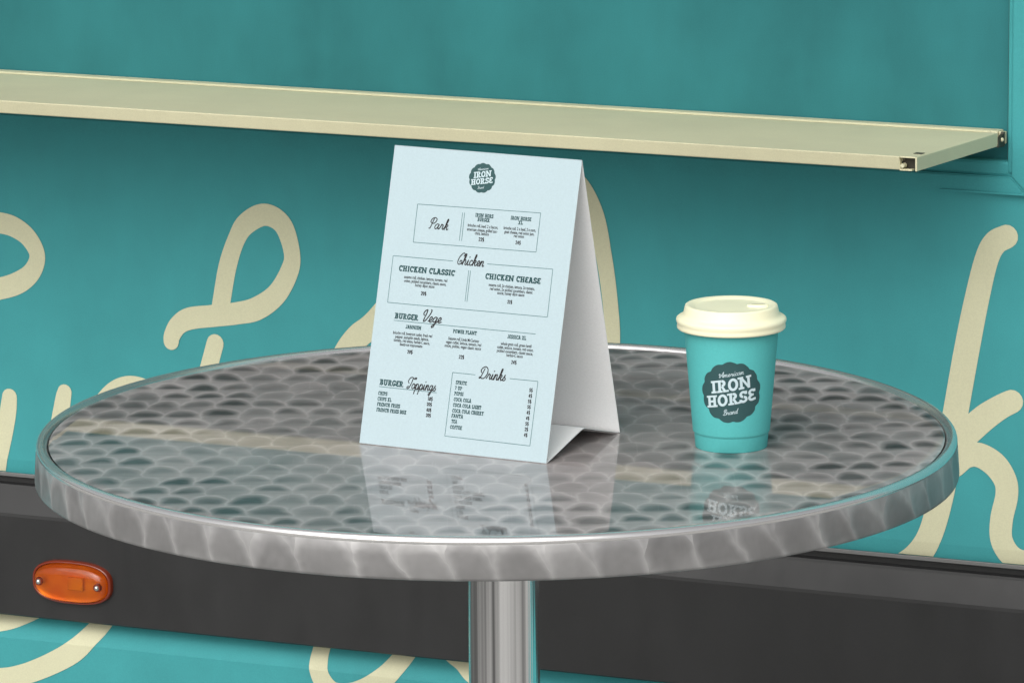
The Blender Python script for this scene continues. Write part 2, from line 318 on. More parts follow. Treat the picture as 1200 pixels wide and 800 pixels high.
SCRIPT = {
 'a': (1.1, [[(.85, .85), (.55, 1), (.2, .75), (.12, .3), (.35, 0), (.65, .25), (.88, .95), (.8, .3), (.95, 0), (1.15, .15)]]),
 'r': (.9, [[(0, .1), (.2, .6), (.3, 1.05), (.38, .85), (.65, .85), (.6, .3), (.76, 0), (.95, .15)]]),
 'k': (.95, [[(0, .1), (.35, 1), (.52, 1.9), (.42, 2.1), (.3, 1.8), (.18, 0)], [(.2, .45), (.5, .98), (.72, .85), (.6, .55), (.3, .5), (.55, .35), (.7, 0), (.95, .15)]]),
 'h': (.95, [[(0, .1), (.35, 1), (.5, 1.9), (.38, 2.1), (.27, 1.8), (.17, 0)], [(.18, .3), (.4, .9), (.62, .95), (.68, .6), (.65, .2), (.8, 0), (1, .15)]]),
 'i': (.55, [[(0, .1), (.24, 1), (.2, .3), (.36, 0), (.58, .15)], [(.32, 1.5), (.36, 1.58)]]),
 'c': (.65, [[(.6, .8), (.42, 1), (.15, .7), (.12, .25), (.35, 0), (.7, .2)]]),
 'e': (.68, [[(0, .15), (.4, .4), (.55, .75), (.38, 1), (.17, .75), (.15, .3), (.38, 0), (.72, .2)]]),
 'n': (.92, [[(0, .1), (.2, 1), (.16, 0)], [(.17, .3), (.4, .9), (.6, .95), (.66, .6), (.62, .2), (.76, 0), (.95, .15)]]),
 'm': (1.35, [[(0, .1), (.2, 1), (.16, 0)], [(.17, .3), (.4, .9), (.58, .9), (.6, .5), (.56, 0)], [(.57, .3), (.8, .9), (1, .95), (1.05, .6), (1, .2), (1.15, 0), (1.35, .15)]]),
 'g': (.92, [[(.7, .85), (.45, 1), (.15, .7), (.12, .3), (.35, .05), (.6, .3), (.74, .95), (.64, -.2), (.5, -.8), (.3, -.95), (.2, -.7), (.5, -.3), (.95, .15)]]),
 'p': (.92, [[(0, .1), (.24, 1), (.1, -.9)], [(.18, .3), (.3, .85), (.52, 1), (.72, .75), (.68, .25), (.45, 0), (.2, .15)], [(.5, .02), (.75, .02), (.95, .15)]]),
 's': (.7, [[(0, .1), (.4, 1.02), (.3, .75), (.6, .35), (.45, .02), (.15, .08)]]),
 'o': (.85, [[(.4, 1), (.12, .7), (.15, .2), (.4, 0), (.65, .25), (.66, .75), (.42, 1), (.55, .82), (.9, .8)]]),
 'd': (1.0, [[(.7, .85), (.45, 1), (.15, .7), (.12, .3), (.35, 0), (.6, .25), (.95, 2.0), (.72, .3), (.85, 0), (1.05, .15)]]),
 'P': (1.15, [[(.62, 1.95), (.45, .8), (.32, .1), (.12, .02)], [(.3, 1.15), (.08, 1.4), (.25, 1.95), (.75, 2.2), (1.2, 1.95), (1.15, 1.4), (.8, 1.05), (.5, 1.1)]]),
 'C': (1.2, [[(1.2, 1.65), (1.3, 1.95), (1.1, 2.2), (.75, 2.05), (.35, 1.4), (.22, .7), (.4, .1), (.8, .05), (1.1, .4), (1.0, .75), (.72, .7), (.7, .4)]]),
 'V': (1.25, [[(.2, 1.15), (.02, 1.5), (.15, 1.95), (.5, 2.2), (.52, 1.6), (.38, .3), (.5, 0), (.8, .4), (1.15, 1.3), (1.3, 2.1), (1.15, 2.25)]]),
 'T': (1.1, [[(.3, 1.0), (.05, 1.4), (.3, 2.0), (.8, 2.15), (1.2, 1.9), (1.65, 1.85), (1.75, 2.1), (1.45, 2.1), (1.2, 1.9)], [(1.0, 1.95), (.85, 1.0), (.6, .15), (.25, -.05), (.1, .2), (.4, .4)]]),
 'D': (1.6, [[(.75, 1.85), (.55, .9), (.35, .15), (.12, .05), (.25, .28), (.7, .02), (1.2, .2), (1.55, 1), (1.35, 1.85), (.8, 2.2), (.25, 1.9), (.1, 1.4), (.3, 1.1)]]),
 'A': (1.25, [[(.1, .9), (-.25, 1.2), (-.1, 1.5), (.15, 1.1), (0, .2), (.35, .2), (1.05, 2.1), (1.0, .3), (1.15, 0), (1.3, .15)], [(.4, .8), (1.2, .85)]]),
 'B': (1.2, [[(.6, 1.9), (.35, .05)], [(.15, 1.5), (.55, 2.15), (1.1, 1.95), (.95, 1.25), (.6, 1.1), (1.1, .9), (1.15, .3), (.65, -.02), (.1, .2)]]),
}
def script(pr, text, w=.15, shear=.22):
    x = 0
    for ch in text:
        adv, st = SCRIPT[ch]
        for l in st: pr.ribbon(crom([(x+px+shear*py, py) for px, py in l], 6), w)
        x += adv
    return pr

# ================================================================== ground
gb = bmesh.new(); vsq = [gb.verts.new(p) for p in ((-60, -60, 0), (60, -60, 0), (60, 60, 0), (-60, 60, 0))]; gb.faces.new(vsq)
ground = obj('ground', gb, M_ground); ground['kind'] = 'structure'

# ================================================================== food van
van = empty('food_van', VO, -VAN_YAW, 'teal food van with cream script lettering, black side band and fold-down serving shelf', 'van')
DZ = TABLE_Z-.72
S0, S1 = -2.3, 1.5
z_band_top = .472+DZ; z_ch = wall(600, 661, .016)[1]; z_band_bot = wall(300, 750.4, .016)[1]; z_fr = .799+DZ; z_ledge = .815+DZ; z_open = .827+DZ
z_top_open, s_open0, s_open1 = 1.54, -1.7, .466
# lower lettered panel: its lowest 13 mm folds inward
PANEL = [(0.0, z_fr+.02), (0.0, z_band_top+.0125), (-.0022, z_band_top-.004)]
def panel_off(z):
    zc = z_band_top+.0125
    return 0.0 if z > zc else -.0022*(zc-z)/.0165
obj('side_panel', extrude_profile(bmesh.new(), PANEL, S0, S1), M_teal, van)
# black band
BAND = [(-.004, z_band_top-.0005), (.0035, z_band_top-.0005), (.0035, z_band_top-.0035), (-.001, z_band_top-.005), (-.001, z_band_top-.0095), (.003, z_band_top-.011), (.004, z_band_top-.0135),
        (.0155, z_ch+.003), (.016, z_ch), (.016, z_band_bot+.0015), (.0145, z_band_bot), (-.03, z_band_bot)]
band = obj('side_band', extrude_profile(bmesh.new(), BAND, S0-.01, S1+.01), M_black, van)
boxobj('trim_lip', (S0-.01, S1+.01, -.0048, -.0025, z_band_top-.003, z_band_top+.0006), M_lip, van, .0004)
# skirt below the band
SKIRT = [(-.006, z_band_bot+.02), (-.006, z_band_bot-.003), (.0075, z_band_bot-.021), (.0085, z_band_bot-.024), (.0085, .30), (-.02, .285)]
def skirt_off(z):
    for (o0, z0), (o1, z1) in zip(SKIRT, SKIRT[1:]):
        if z0 >= z >= z1 and z0 > z1: return o0+(o1-o0)*(z0-z)/(z0-z1)
    return .0085
obj('lower_skirt', extrude_profile(bmesh.new(), SKIRT, S0, S1), M_teal, van)
# recessed shutter, ledge and window frame
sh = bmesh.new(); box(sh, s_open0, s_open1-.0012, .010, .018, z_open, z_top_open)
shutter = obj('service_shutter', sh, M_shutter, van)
boxobj('opening_seal', (s_open1-.0010, s_open1+.0012, .006, .020, z_open, z_top_open), M_teald, van, 0)
FO = .005
boxobj('bottom_ledge', (s_open0, s_open1+.004, -.001, .012, z_ledge-.001, z_open+.001), M_teal, van, .003)
boxobj('side_ledge', (s_open1+.0013, s_open1+.0065, -.0015, .012, z_ledge+.002, z_top_open), M_teal, van, .0022)
def frame_bar(name, pts):
    b = bmesh.new(); f = [b.verts.new((x, -FO, z)) for x, z in pts]; bk = [b.verts.new((x, .004, z)) for x, z in pts]; n = len(pts)
    b.faces.new(f); b.faces.new(list(reversed(bk)))
    for i in range(n): b.faces.new((f[i], bk[i], bk[(i+1) % n], f[(i+1) % n]))
    bmesh.ops.recalc_face_normals(b, faces=b.faces)
    es = [e for e in b.edges if all(abs(v.co.y+FO) < 1e-6 for v in e.verts)]
    bmesh.ops.bevel(b, geom=es, offset=.0012, segments=2, affect='EDGES')
    return obj(name, b, M_teal, van)
fi, fo_ = s_open1+.0062, s_open1+.062; g = .0002
frame_bar('window_frame_rail', [(s_open0-.06, z_fr), (fi+(z_ledge-z_fr)-.0001, z_fr), (fi-.0001, z_ledge), (s_open0, z_ledge)])
frame_bar('window_frame_post', [(fi+g, z_ledge), (fi+g+(z_ledge-z_fr), z_fr), (fo_, z_fr), (fo_, z_top_open+.06), (fi+g, z_top_open)])
frame_bar('window_frame_post', [(s_open0-.06, z_fr+.001), (s_open0-.0005, z_ledge+.001), (s_open0-.0005, z_top_open), (s_open0-.06, z_top_open+.06)])
frame_bar('window_frame_rail', [(s_open0-.058, z_top_open+.061), (s_open0, z_top_open+.001), (fi, z_top_open+.001), (fo_-.002, z_top_open+.061)])
# overlapped trim strip that starts under the shelf end
boxobj('trim_strip', (.408, S1, -.0065, -.0052, z_fr+.0006, z_fr+.0022), M_teal, van, 0)
# upper side wall, end posts, roof and the rest of the body
boxobj('upper_wall', (S0, S1, .0, .03, z_top_open+.03, 2.6), M_teal, van, .002)
boxobj('end_wall', (fo_-.004, S1, .0006, .03, z_fr+.015, z_top_open+.0305), M_teal, van, .002)
boxobj('end_wall', (S0, s_open0-.05, .0006, .03, z_fr+.015, z_top_open+.0305), M_teal, van, .002)
bd = bmesh.new(); box(bd, S0+.001, S1-.001, .035, 1.95, .30, 2.59, .004); obj('body', bd, M_teal, van)
boxobj('roof', (S0-.02, S1+.02, -.03, 1.97, 2.601, 2.68), M_roof, van, .02)

# unseen box added above the service opening to shade the upper wall
shade_bm = bmesh.new(); box(shade_bm, -2.1, .62, -.20, -.006, z_top_open+.075, z_top_open+.19, .03, 4)
shade_ob = obj('added_shade_box', shade_bm, M_teal, van)
boxobj('added_shade_bar', (-2.08, .60, -.215, -.196, z_top_open+.085, z_top_open+.125), M_shelf, shade_ob, .004)
# serving shelf: a shallow tray that tilts up a little towards its front
sh_r = wall(1179, 153)[0]; z_sb = wall(1179, 153)[1]
SW, TILT = .230, .0125/.23
def tilt(me):
    for v in me.verts: v.co.z += -v.co.y*TILT
    return me
T = .0118
def sbox(name, x0, x1, o0, o1, z0, z1, mat=M_shelf, bev=.0008, par=None):
    b = box(bmesh.new(), x0, x1, -o1, -o0, z_sb+z0, z_sb+z1, bev); tilt(b); return obj(name, b, mat, par)
s_l = -1.62
tray = sbox('serving_shelf', s_l, sh_r-.0125, .0085, SW-.0085, -.0050, -.0014); tray.parent = van
sbox('reflection_dimmer', s_l+.001, sh_r-.0135, .010, SW-.0095, -.0110, -.0052, M_teald, 0, tray)  # unseen dark sheet added to dim the shelf's mirror image in the tabletop
fb = box(bmesh.new(), s_l, sh_r-.0155, -SW, -(SW-.008), z_sb-T, z_sb, .0009)
for v in fb.verts:
    if v.co.y < -(SW-.004): v.co.y += .0042*(z_sb-v.co.z)/T
tilt(fb); front = obj('front_lip', fb, M_shelf, tray)
sbox('back_lip', s_l, sh_r-.0048, -.009, .008, -T, .0, par=tray, bev=.0012)
sbox('back_bead', s_l, sh_r-.010, .0105, .0125, -.0013, -.0004, par=tray)
sbox('end_rail', sh_r-.012, sh_r-.0018, .022, SW-.011, -T, .0, par=tray, bev=.0010)
sbox('end_rail_face', sh_r-.0017, sh_r, .022, SW, -T, .0, par=tray, bev=.0005)
sbox('end_lip', sh_r-.0045, sh_r+.0008, .0, .0062, -T+.0005, -.0005, par=tray)
# open corner of the front rail: dark socket with a bolt and a little lower tongue
sbox('corner_socket', sh_r-.0152, sh_r-.0018, SW-.0108, SW-.0085, -T+.0005, -.0012, M_dark, 0, tray)
sbox('corner_plate', sh_r-.0154, sh_r-.0018, SW-.030, SW-.0003, -.0011, .0002, M_shelf, .0003, tray)
sbox('corner_tongue', sh_r-.0154, sh_r-.0045, SW-.0075, SW-.0004, -T, -T+.0013, M_shelf, .0003, tray)
sbox('corner_notch', sh_r-.0105, sh_r-.0035, SW-.0295, SW-.021, .0001, .0007, M_dark, 0, tray)
bb = bmesh.new(); bmesh.ops.create_cone(bb, cap_ends=True, segments=12, radius1=.0021, radius2=.0017, depth=.006, matrix=Matrix.Translation((sh_r-.0128, -(SW-.003), z_sb-T*.66)) @ Matrix.Rotation(R(90), 4, 'X'))
tilt(bb); obj('bolt', bb, M_cream, tray)
# hinge bracket at the back end
hb = bmesh.new()
hp = [(.0065, -.0130), (.024, -.0125), (.021, -.006), (.015, -.003), (.0105, -.002), (.0098, -.0004), (.0065, -.0004)]
hv = [[hb.verts.new((sh_r-.0015+dx, -a, z_sb+b)) for a, b in hp] for dx in (0, .0026)]
hb.faces.new(hv[0]); hb.faces.new(list(reversed(hv[1])))
for i in range(len(hp)): hb.faces.new((hv[0][i], hv[0][(i+1) % len(hp)], hv[1][(i+1) % len(hp)], hv[1][i]))
bmesh.ops.recalc_face_normals(hb, faces=hb.faces); tilt(hb); obj('hinge_bracket', hb, M_dark, tray)
bb = bmesh.new(); bmesh.ops.create_uvsphere(bb, u_segments=12, v_segments=8, radius=.0019, matrix=Matrix.Translation((sh_r+.0012, -.0150, z_sb-.0065)))
tilt(bb); obj('hinge_pin', bb, M_shelf, tray, smooth=True)

# painted script lettering (centre lines and widths read off the photograph, carried onto the wall)
PXM = 1212.0
def letter(pts, off_fn, base, zmin, zmax, cuts):
    q = crom([(*wall(x, y, base), w/PXM) for x, y, w in pts], 10)
    pr = Print(); pr.ribbon([(a, b) for a, b, _ in q], [max(c, .004) for _, _, c in q])
    bm_ = bmesh.new()
    vv = [bm_.verts.new((a, -k*2e-6, b)) for a, b, k in pr.v]
    for f in pr.f:
        try: bm_.faces.new([vv[i] for i in f])
        except ValueError: pass
    for z, ci, cl in [(zmin, True, False), (zmax, False, True)]+[(c, False, False) for c in cuts]:
        bmesh.ops.bisect_plane(bm_, geom=list(bm_.verts)+list(bm_.edges)+list(bm_.faces), plane_co=(0, 0, z), plane_no=(0, 0, 1), clear_inner=ci, clear_outer=cl)
    for v in bm_.verts: v.co.y -= off_fn(v.co.z)+.0005
    for f in bm_.faces:
        if f.normal.y > 0: f.normal_flip()
    if bm_.faces: obj('painted_letter_stroke', bm_, M_cream, van)
    else: bm_.free()
UP = dict(off_fn=panel_off, base=0.0, zmin=z_band_top+.0002, zmax=z_fr-.0005, cuts=[z_band_top+.0125])
LOW = dict(off_fn=skirt_off, base=.006, zmin=.31, zmax=z_band_bot-.0005, cuts=[z_band_bot-.003, z_band_bot-.021, z_band_bot-.024])
letter([(-60, 275, 25), (-30, 258, 25), (0, 261, 24.5), (18, 266.5, 24), (34, 279, 22), (44, 299, 20), (38, 318, 22), (22, 331, 25), (0, 338, 25), (-30, 342, 25), (-60, 343, 25)], **UP)
letter([(-60, 275, 24), (-75, 330, 23), (-88, 400, 23), (-96, 470, 22), (-104, 540, 22)], **UP)
letter([(258, 366, 22), (260, 352, 22), (267, 312, 22), (277, 281, 21), (289, 262, 24), (311, 251.5, 25), (332, 264, 23), (342.5, 297, 20), (339, 319, 22), (324, 345, 24), (301, 361.5, 26), (277, 367, 25), (249, 370, 25), (223, 373, 25), (209, 381, 22), (202, 393, 20), (201, 400, 19)], **UP)
letter([(252.5, 402, 21), (249, 415, 21), (240, 450, 21), (232, 490, 21), (230, 520, 22), (240, 540, 22), (262, 545, 22)], **UP)
letter([(104, 520, 22), (112, 490, 22), (124, 468, 22), (140, 455, 23), (158, 452, 23), (176, 460, 23), (186, 480, 22), (178, 520, 22), (160, 545, 22)], **UP)
letter([(11.5, 464.5, 19), (10, 480, 21), (6, 505, 21), (0, 535, 20), (-5, 560, 20), (-12, 590, 20)], **UP)
letter([(76, 459, 18), (74.5, 466, 19.5), (71.5, 485, 21), (65, 520, 21), (60, 548, 21), (56, 580, 21)], **UP)
letter([(396, 438, 27), (404, 416, 28), (419, 395, 28), (440, 377, 27), (480, 330, 26), (540, 270, 25), (600, 220, 25), (645, 200, 24), (676, 214, 23), (697, 250, 21), (708, 300, 19), (715, 350, 18), (718, 400, 18), (712, 470, 20), (690, 560, 22)], **UP)
letter([(540, 560, 22), (575, 470, 22), (600, 400, 22), (640, 380, 22), (700, 385, 20)], **UP)
letter([(1180, 277, 25), (1166, 285, 26), (1156, 305, 26), (1145, 350, 27), (1134, 405, 28), (1122, 472, 28), (1112, 530, 28), (1103, 580, 28), (1091, 624, 27), (1075, 650, 28), (1050, 668, 28)], **UP)
letter([(1186, 470, 25), (1172, 477, 26), (1154, 489, 28), (1136, 505, 28), (1118, 522, 26)], **UP)
letter([(1118, 545, 26), (1132, 534, 26), (1148, 533, 27), (1166, 544, 28), (1178, 562, 26), (1180, 580, 25), (1174, 608, 25), (1174, 632, 25), (1186, 652, 26), (1206, 658, 26), (1230, 645, 26), (1250, 620, 26)], **UP)
letter([(126, 680, 25), (124, 705, 25), (115, 730, 25), (103, 747, 25), (86, 763, 26), (58, 778, 25), (28, 789, 24), (0, 793, 24), (-40, 788, 24), (-80, 760, 24)], **LOW)
letter([(60, 690, 26), (45, 708, 26), (22, 720, 26), (0, 726, 26), (-40, 728, 26)], **LOW)
letter([(374, 715, 21), (372, 757, 21), (373, 776, 22), (379, 795, 23), (392, 809, 24), (412, 811, 24), (434, 804, 25), (455, 789, 25), (470, 768, 24), (478, 750, 22), (484, 725, 22)], **LOW)
letter([(492, 735, 22), (506, 752, 22), (522, 766, 22), (538, 776, 22), (553, 788, 22), (575, 797, 22), (600, 794, 22), (618, 780, 22), (628, 760, 22)], **LOW)

# amber side marker lamp
la, lb_ = wall(40, 676, .016), wall(132, 688, .016); lc = wall(86, 681.5, .017)
LW = (lb_[0]-la[0])/2; LH = LW*.50
def stadium(w, h, n=16):
    P = []
    for k in range(4*n):
        a = 2*math.pi*k/(4*n); e = 2/2.7
        P.append((w*math.copysign(abs(math.cos(a))**e, math.cos(a)), h*math.copysign(abs(math.sin(a))**e, math.sin(a))))
    return P
def oval_loft(rings, capend=True):
    b = bmesh.new(); rows = []
    for w, h, d in rings: rows.append([b.verts.new((lc[0]+x, -(.016+d), lc[1]+z)) for x, z in stadium(w, h)])
    for p, q in zip(rows, rows[1:]):
        for i in range(len(p)): b.faces.new((p[i], p[(i+1) % len(p)], q[(i+1) % len(p)], q[i])).smooth = True
    if capend: b.faces.new(rows[-1]).smooth = True
    bmesh.ops.recalc_face_normals(b, faces=b.faces); return b
def amber():
    t = NT('amber_lens'); v = t.obj()
    nz = t.noise(v, 45, 2, .5)
    return t.set(Base_Color=t.mix(t.ramp(nz, .35, .65), (.86, .20, .004, 1), (.98, .36, .012, 1), 'RGBA'), Roughness=.05, Transmission_Weight=1.0, IOR=1.4, Coat_Weight=.3, Coat_Roughness=.03)
M_amber = amber()
M_amber_edge = NT('amber_edge').set(Base_Color=(.17, .018, .003, 1), Roughness=.25, Coat_Weight=.5)
M_refl = NT('lamp_reflector').set(Base_Color=(.85, .50, .16, 1), Roughness=.3, Metallic=.5)
base = obj('marker_lamp', oval_loft([(LW, LH, -.001), (LW, LH, .0035), (LW*.985, LH*.97, .0055), (LW*.94, LH*.90, .0062), (LW*.93, LH*.88, .0045), (LW*.925, LH*.87, .003)], False), M_amber_edge, van)
obj('reflector', oval_loft([(LW*.93, LH*.88, .0015), (LW*.8, LH*.75, .0018), (LW*.3, LH*.3, .0018)]), M_refl, base)
b = bmesh.new(); box(b, lc[0]-.002, lc[0]+.014, -.0235, -.0175, lc[1]-.006, lc[1]+.006, .001); obj('bulb_holder', b, flat('bulb', (.75, .46, .13)), base)
obj('lens', oval_loft([(LW*.925, LH*.87, .003), (LW*.925, LH*.87, .0055), (LW*.90, LH*.83, .0085), (LW*.84, LH*.74, .0108), (LW*.72, LH*.60, .0122), (LW*.45, LH*.36, .0130), (LW*.15, LH*.12, .0132)]), M_amber, base)
for sx in (-1, 1):
    b = bmesh.new(); bmesh.ops.create_cone(b, cap_ends=True, segments=16, radius1=.0042, radius2=.0036, depth=.003, matrix=Matrix.Translation((lc[0]+sx*LW*.74, -.0275, lc[1]-sx*LH*.02)) @ Matrix.Rotation(R(90), 4, 'X'))
    obj('screw_well', b, M_amber_edge, base)
    b = bmesh.new(); bmesh.ops.create_uvsphere(b, u_segments=14, v_segments=8, radius=.0026, matrix=Matrix.Translation((lc[0]+sx*LW*.74, -.0286, lc[1]-sx*LH*.02)))
    obj('screw', b, M_screw, base, smooth=True)

# wheels beneath the skirt
def wheel(s, y):
    b = bmesh.new(); lathe(b, [(.19, -.08), (.29, -.09), (.325, -.06), (.33, 0), (.325, .06), (.29, .09), (.19, .08)], 40)
    w = obj('wheel', b, M_rubber, van, (s, y, .33), (R(90), 0, 0))
    b = bmesh.new(); lathe(b, [(.195, .08), (.18, .05), (.08, .06), (.06, .085), (.001, .085)], 32); lathe(b, [(.195, -.08), (.18, -.05), (.001, -.05)], 32)
    obj('rim', b, M_screw, w, smooth=True)
for s in (-1.55, .95):
    for y in (.16, 1.75): wheel(s, y)

# ================================================================== table
table = empty('cafe_table', (TABLE_X, TABLE_Y, 0), 0, 'round steel bistro table with swirl-polished top and single chrome column', 'table')
RT = TABLE_R; N = 180
tb = bmesh.new(); rows = lathe(tb, [(RT-.0098, -.0006), (RT-.012, 0), (RT-.02, 0), (.2, 0), (.08, 0)], N, (False, True))
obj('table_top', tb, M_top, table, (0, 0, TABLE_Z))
tb = bmesh.new()
lathe(tb, [(RT-.0100, -.003), (RT-.0088, -.0010), (RT-.0078, .0006), (RT-.0060, .0022), (RT-.0040, .0026), (RT-.0020, .0018), (RT-.0006, .0000), (RT-.0002, -.0018), (RT-.0006, -.0030)], N)
obj('rim_bead', tb, M_bead, table, (0, 0, TABLE_Z))
tb = bmesh.new()
lathe(tb, [(RT-.0010, -.0026), (RT-.0002, -.0038), (RT+.0004, -.012), (RT+.0014, -.0265), (RT+.0010, -.0285), (RT-.001, -.0292), (RT-.003, -.0280)], N)
obj('rim_band', tb, M_rim, table, (0, 0, TABLE_Z))
tb = bmesh.new(); lathe(tb, [(.0, -.012), (RT-.004, -.012)], 64); bmesh.ops.remove_doubles(tb, verts=tb.verts, dist=1e-5)
obj('underside', tb, M_black, table, (0, 0, TABLE_Z))
pl = on_plane(549, 740, Vector((0, TABLE_Y, 0)), Vector((0, 1, 0))).x; pr_ = on_plane(632.5, 740, Vector((0, TABLE_Y, 0)), Vector((0, 1, 0))).x
PR, PX = (pr_-pl)/2, (pr_+pl)/2-TABLE_X
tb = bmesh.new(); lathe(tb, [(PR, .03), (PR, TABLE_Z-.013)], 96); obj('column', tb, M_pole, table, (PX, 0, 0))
tb = bmesh.new(); lathe(tb, [(PR+.035, TABLE_Z-.0122), (PR+.035, TABLE_Z-.018), (PR+.003, TABLE_Z-.022), (PR+.0005, TABLE_Z-.024)], 48); obj('mounting_plate', tb, M_black, table, (PX, 0, 0))
tb = bmesh.new(); lathe(tb, [(.001, .04), (PR+.004, .04), (.06, .032), (.2, .016), (.228, .010), (.23, .0), (.001, 0)], 64); obj('foot', tb, M_bead, table, (PX, 0, 0))

# ================================================================== menu stand
A, B, Cb = on_table(421, 519.5), on_table(640, 543.5), on_table(724, 506.7)
AX = (B-A).normalized(); AY = Vector((-AX.y, AX.x, 0))
MW, MD, MH = (B-A).length, (Cb-B).dot(AY), .2192
mz = math.atan2(AX.y, AX.x)
menu = empty('menu_stand', A, mz, 'pale blue folded card menu stand with printed burger menu on steel table', 'menu')
PT = .0005
MB_ = Matrix.Rotation(mz, 4, 'Z'); MB_.translation = A; MBI = MB_.inverted()
pn = Vector((0, -MH, MD/2)).normalized(); pu = Vector((0, MD/2, MH)).normalized(); PLEN = math.hypot(MH, MD/2)
def sheet(prof, w, nx, mat_out, mat_in, th=PT, bulge=None):
    """folded card: profile of (y, z) swept along x, thickness th towards the right-hand normal"""
    b = bmesh.new(); n = len(prof); out = []; inn = []
    for i in range(n):
        p0 = prof[max(i-1, 0)]; p1 = prof[min(i+1, n-1)]; dy, dz = p1[0]-p0[0], p1[1]-p0[1]; l = math.hypot(dy, dz); ny, nz = dz/l, -dy/l
        ro = []; ri = []
        for k in range(nx+1):
            x = w*k/nx; bo = bulge(x, i) if bulge else 0
            ro.append(b.verts.new((x, prof[i][0]+ny*bo, prof[i][1]+nz*bo))); ri.append(b.verts.new((x, prof[i][0]+ny*(bo+th), prof[i][1]+nz*(bo+th))))
        out.append(ro); inn.append(ri)
    for i in range(n-1):
        for k in range(nx):
            f = b.faces.new((out[i][k], out[i][k+1], out[i+1][k+1], out[i+1][k])); f.material_index = 0
            f = b.faces.new((inn[i][k+1], inn[i][k], inn[i+1][k], inn[i+1][k+1])); f.material_index = 1
        for k in (0, nx): b.faces.new((out[i][k], out[i+1][k], inn[i+1][k], inn[i][k])).material_index = 1
    for i in (0, n-1):
        for k in range(nx): b.faces.new((out[i][k], out[i][k+1], inn[i][k+1], inn[i][k])).material_index = 1
    bmesh.ops.recalc_face_normals(b, faces=b.faces)
    return b
# front panel profile goes up: right-hand normal (dz,-dy) points to +y (inwards)
def lin(p, q, n): return [(p[0]+(q[0]-p[0])*i/n, p[1]+(q[1]-p[1])*i/n) for i in range(n+1)]
front_p = obj('front_panel', sheet(lin((pu.y*.0006, pu.z*.0006), (pu.y*(PLEN-.0004), pu.z*(PLEN-.0004)), 8), MW, 4, M_paper, M_white), [M_paper, M_white], menu)
obj('back_panel', sheet(lin((MD/2+.0004, MH), (MD, .0006), 8), MW, 4, M_paper, M_white), [M_paper, M_white], menu)
# the fold at the top
obj('top_fold', sheet([(MD/2-.0003, MH-.0003), (MD/2-.0001, MH+.0001), (MD/2+.0003, MH+.0001), (MD/2+.0005, MH-.0003)], MW, 1, M_paper, M_white, .0002), [M_paper, M_white], menu)
RG = .0155
bp = [(.0012, .0004)]+[(MD*u, RG*(u/.5)) for u in (.1, .2, .3, .4, .46)]+[(MD*.5, RG*.985), (MD*.54, RG*.95)]+[(MD*.5+MD*.5*u, RG*(1-u)+.0004) for u in (.2, .4, .6, .8, .96)]
obj('base_flap', sheet(bp, MW-.0004, 2, M_white, M_white), [M_white, M_white], menu)

def panel_xy(px, py):
    P = MBI @ on_plane(px, py, MB_ @ Vector((0, 0, 0)), (MB_.to_3x3() @ pn)); return P.x, P.dot(pu)
def panel_map(x, y, k): return tuple(Vector((x, 0, 0)) + pu*y + pn*(.00012 + k*4e-7))
VPX = PLEN/346.0                                   # metres per photo pixel up the panel
def fit(pr, x0, x1, base, hpx, capu, name, mat):
    """scale a print so that it spans photo pixels x0..x1 on a baseline whose middle is at y=base"""
    c = panel_xy((x0+x1)/2, base); L = panel_xy(x0, base)[0]; Rr = panel_xy(x1, base)[0]
    b = pr.bounds(); sx = (Rr-L)/(b[1]-b[0]); sy = hpx*VPX/capu
    pr.build(name, mat, front_p, lambda x, y, k: panel_map(c[0]+(x-(b[0]+b[1])/2)*sx, c[1]+y*sy, k))
def head(text, x0, x1, base, h=4.3, mat=None, t=.23, name='heading'): fit(slab(Print(), text, t), x0, x1, base, h, 1.0, name, mat or M_ink)
def scr(text, x0, x1, base, h=13): fit(script(Print(), text, .19), x0, x1, base, h, 2.15, 'script_heading', M_inkb)
def price(text, x0, x1, base, h=4.2): head(text, x0, x1, base, h, M_inkb, .25, 'price')
DG = bpy.context.evaluated_depsgraph_get()
def body(text, x0, x1, base, h=2.6):
    cu = bpy.data.curves.new('t', 'FONT'); cu.body = text; cu.size = 1; cu.resolution_u = 2; cu.offset = .02
    o = bpy.data.objects.new('t', cu); COL.objects.link(o); me = bpy.data.meshes.new_from_object(o.evaluated_get(bpy.context.evaluated_depsgraph_get()))
    bpy.data.objects.remove(o); bpy.data.curves.remove(cu)
    xs = [v.co.x for v in me.vertices]; b0, b1 = min(xs), max(xs)
    c = panel_xy((x0+x1)/2, base); L = panel_xy(x0, base)[0]; Rr = panel_xy(x1, base)[0]; sx = (Rr-L)/(b1-b0); sy = h*VPX/.52
    for v in me.vertices: v.co = panel_map(c[0]+(v.co.x-(b0+b1)/2)*sx, c[1]+v.co.y*sy, 0)
    obj('text_line', me, M_inkb, front_p)
def rule(*pts, w=.00042):
    pr = Print(); pr.ribbon([panel_xy(*p) for p in pts], w, caps=False)
    pr.build('ruled_line', M_line, front_p, panel_map)
def frame(tl, tr, br, bl, gap=None):
    if gap: rule(tl, gap[0]); rule(gap[1], tr)
    else: rule(tl, tr)
    rule(tr, br); rule(br, bl); rule(bl, tl)
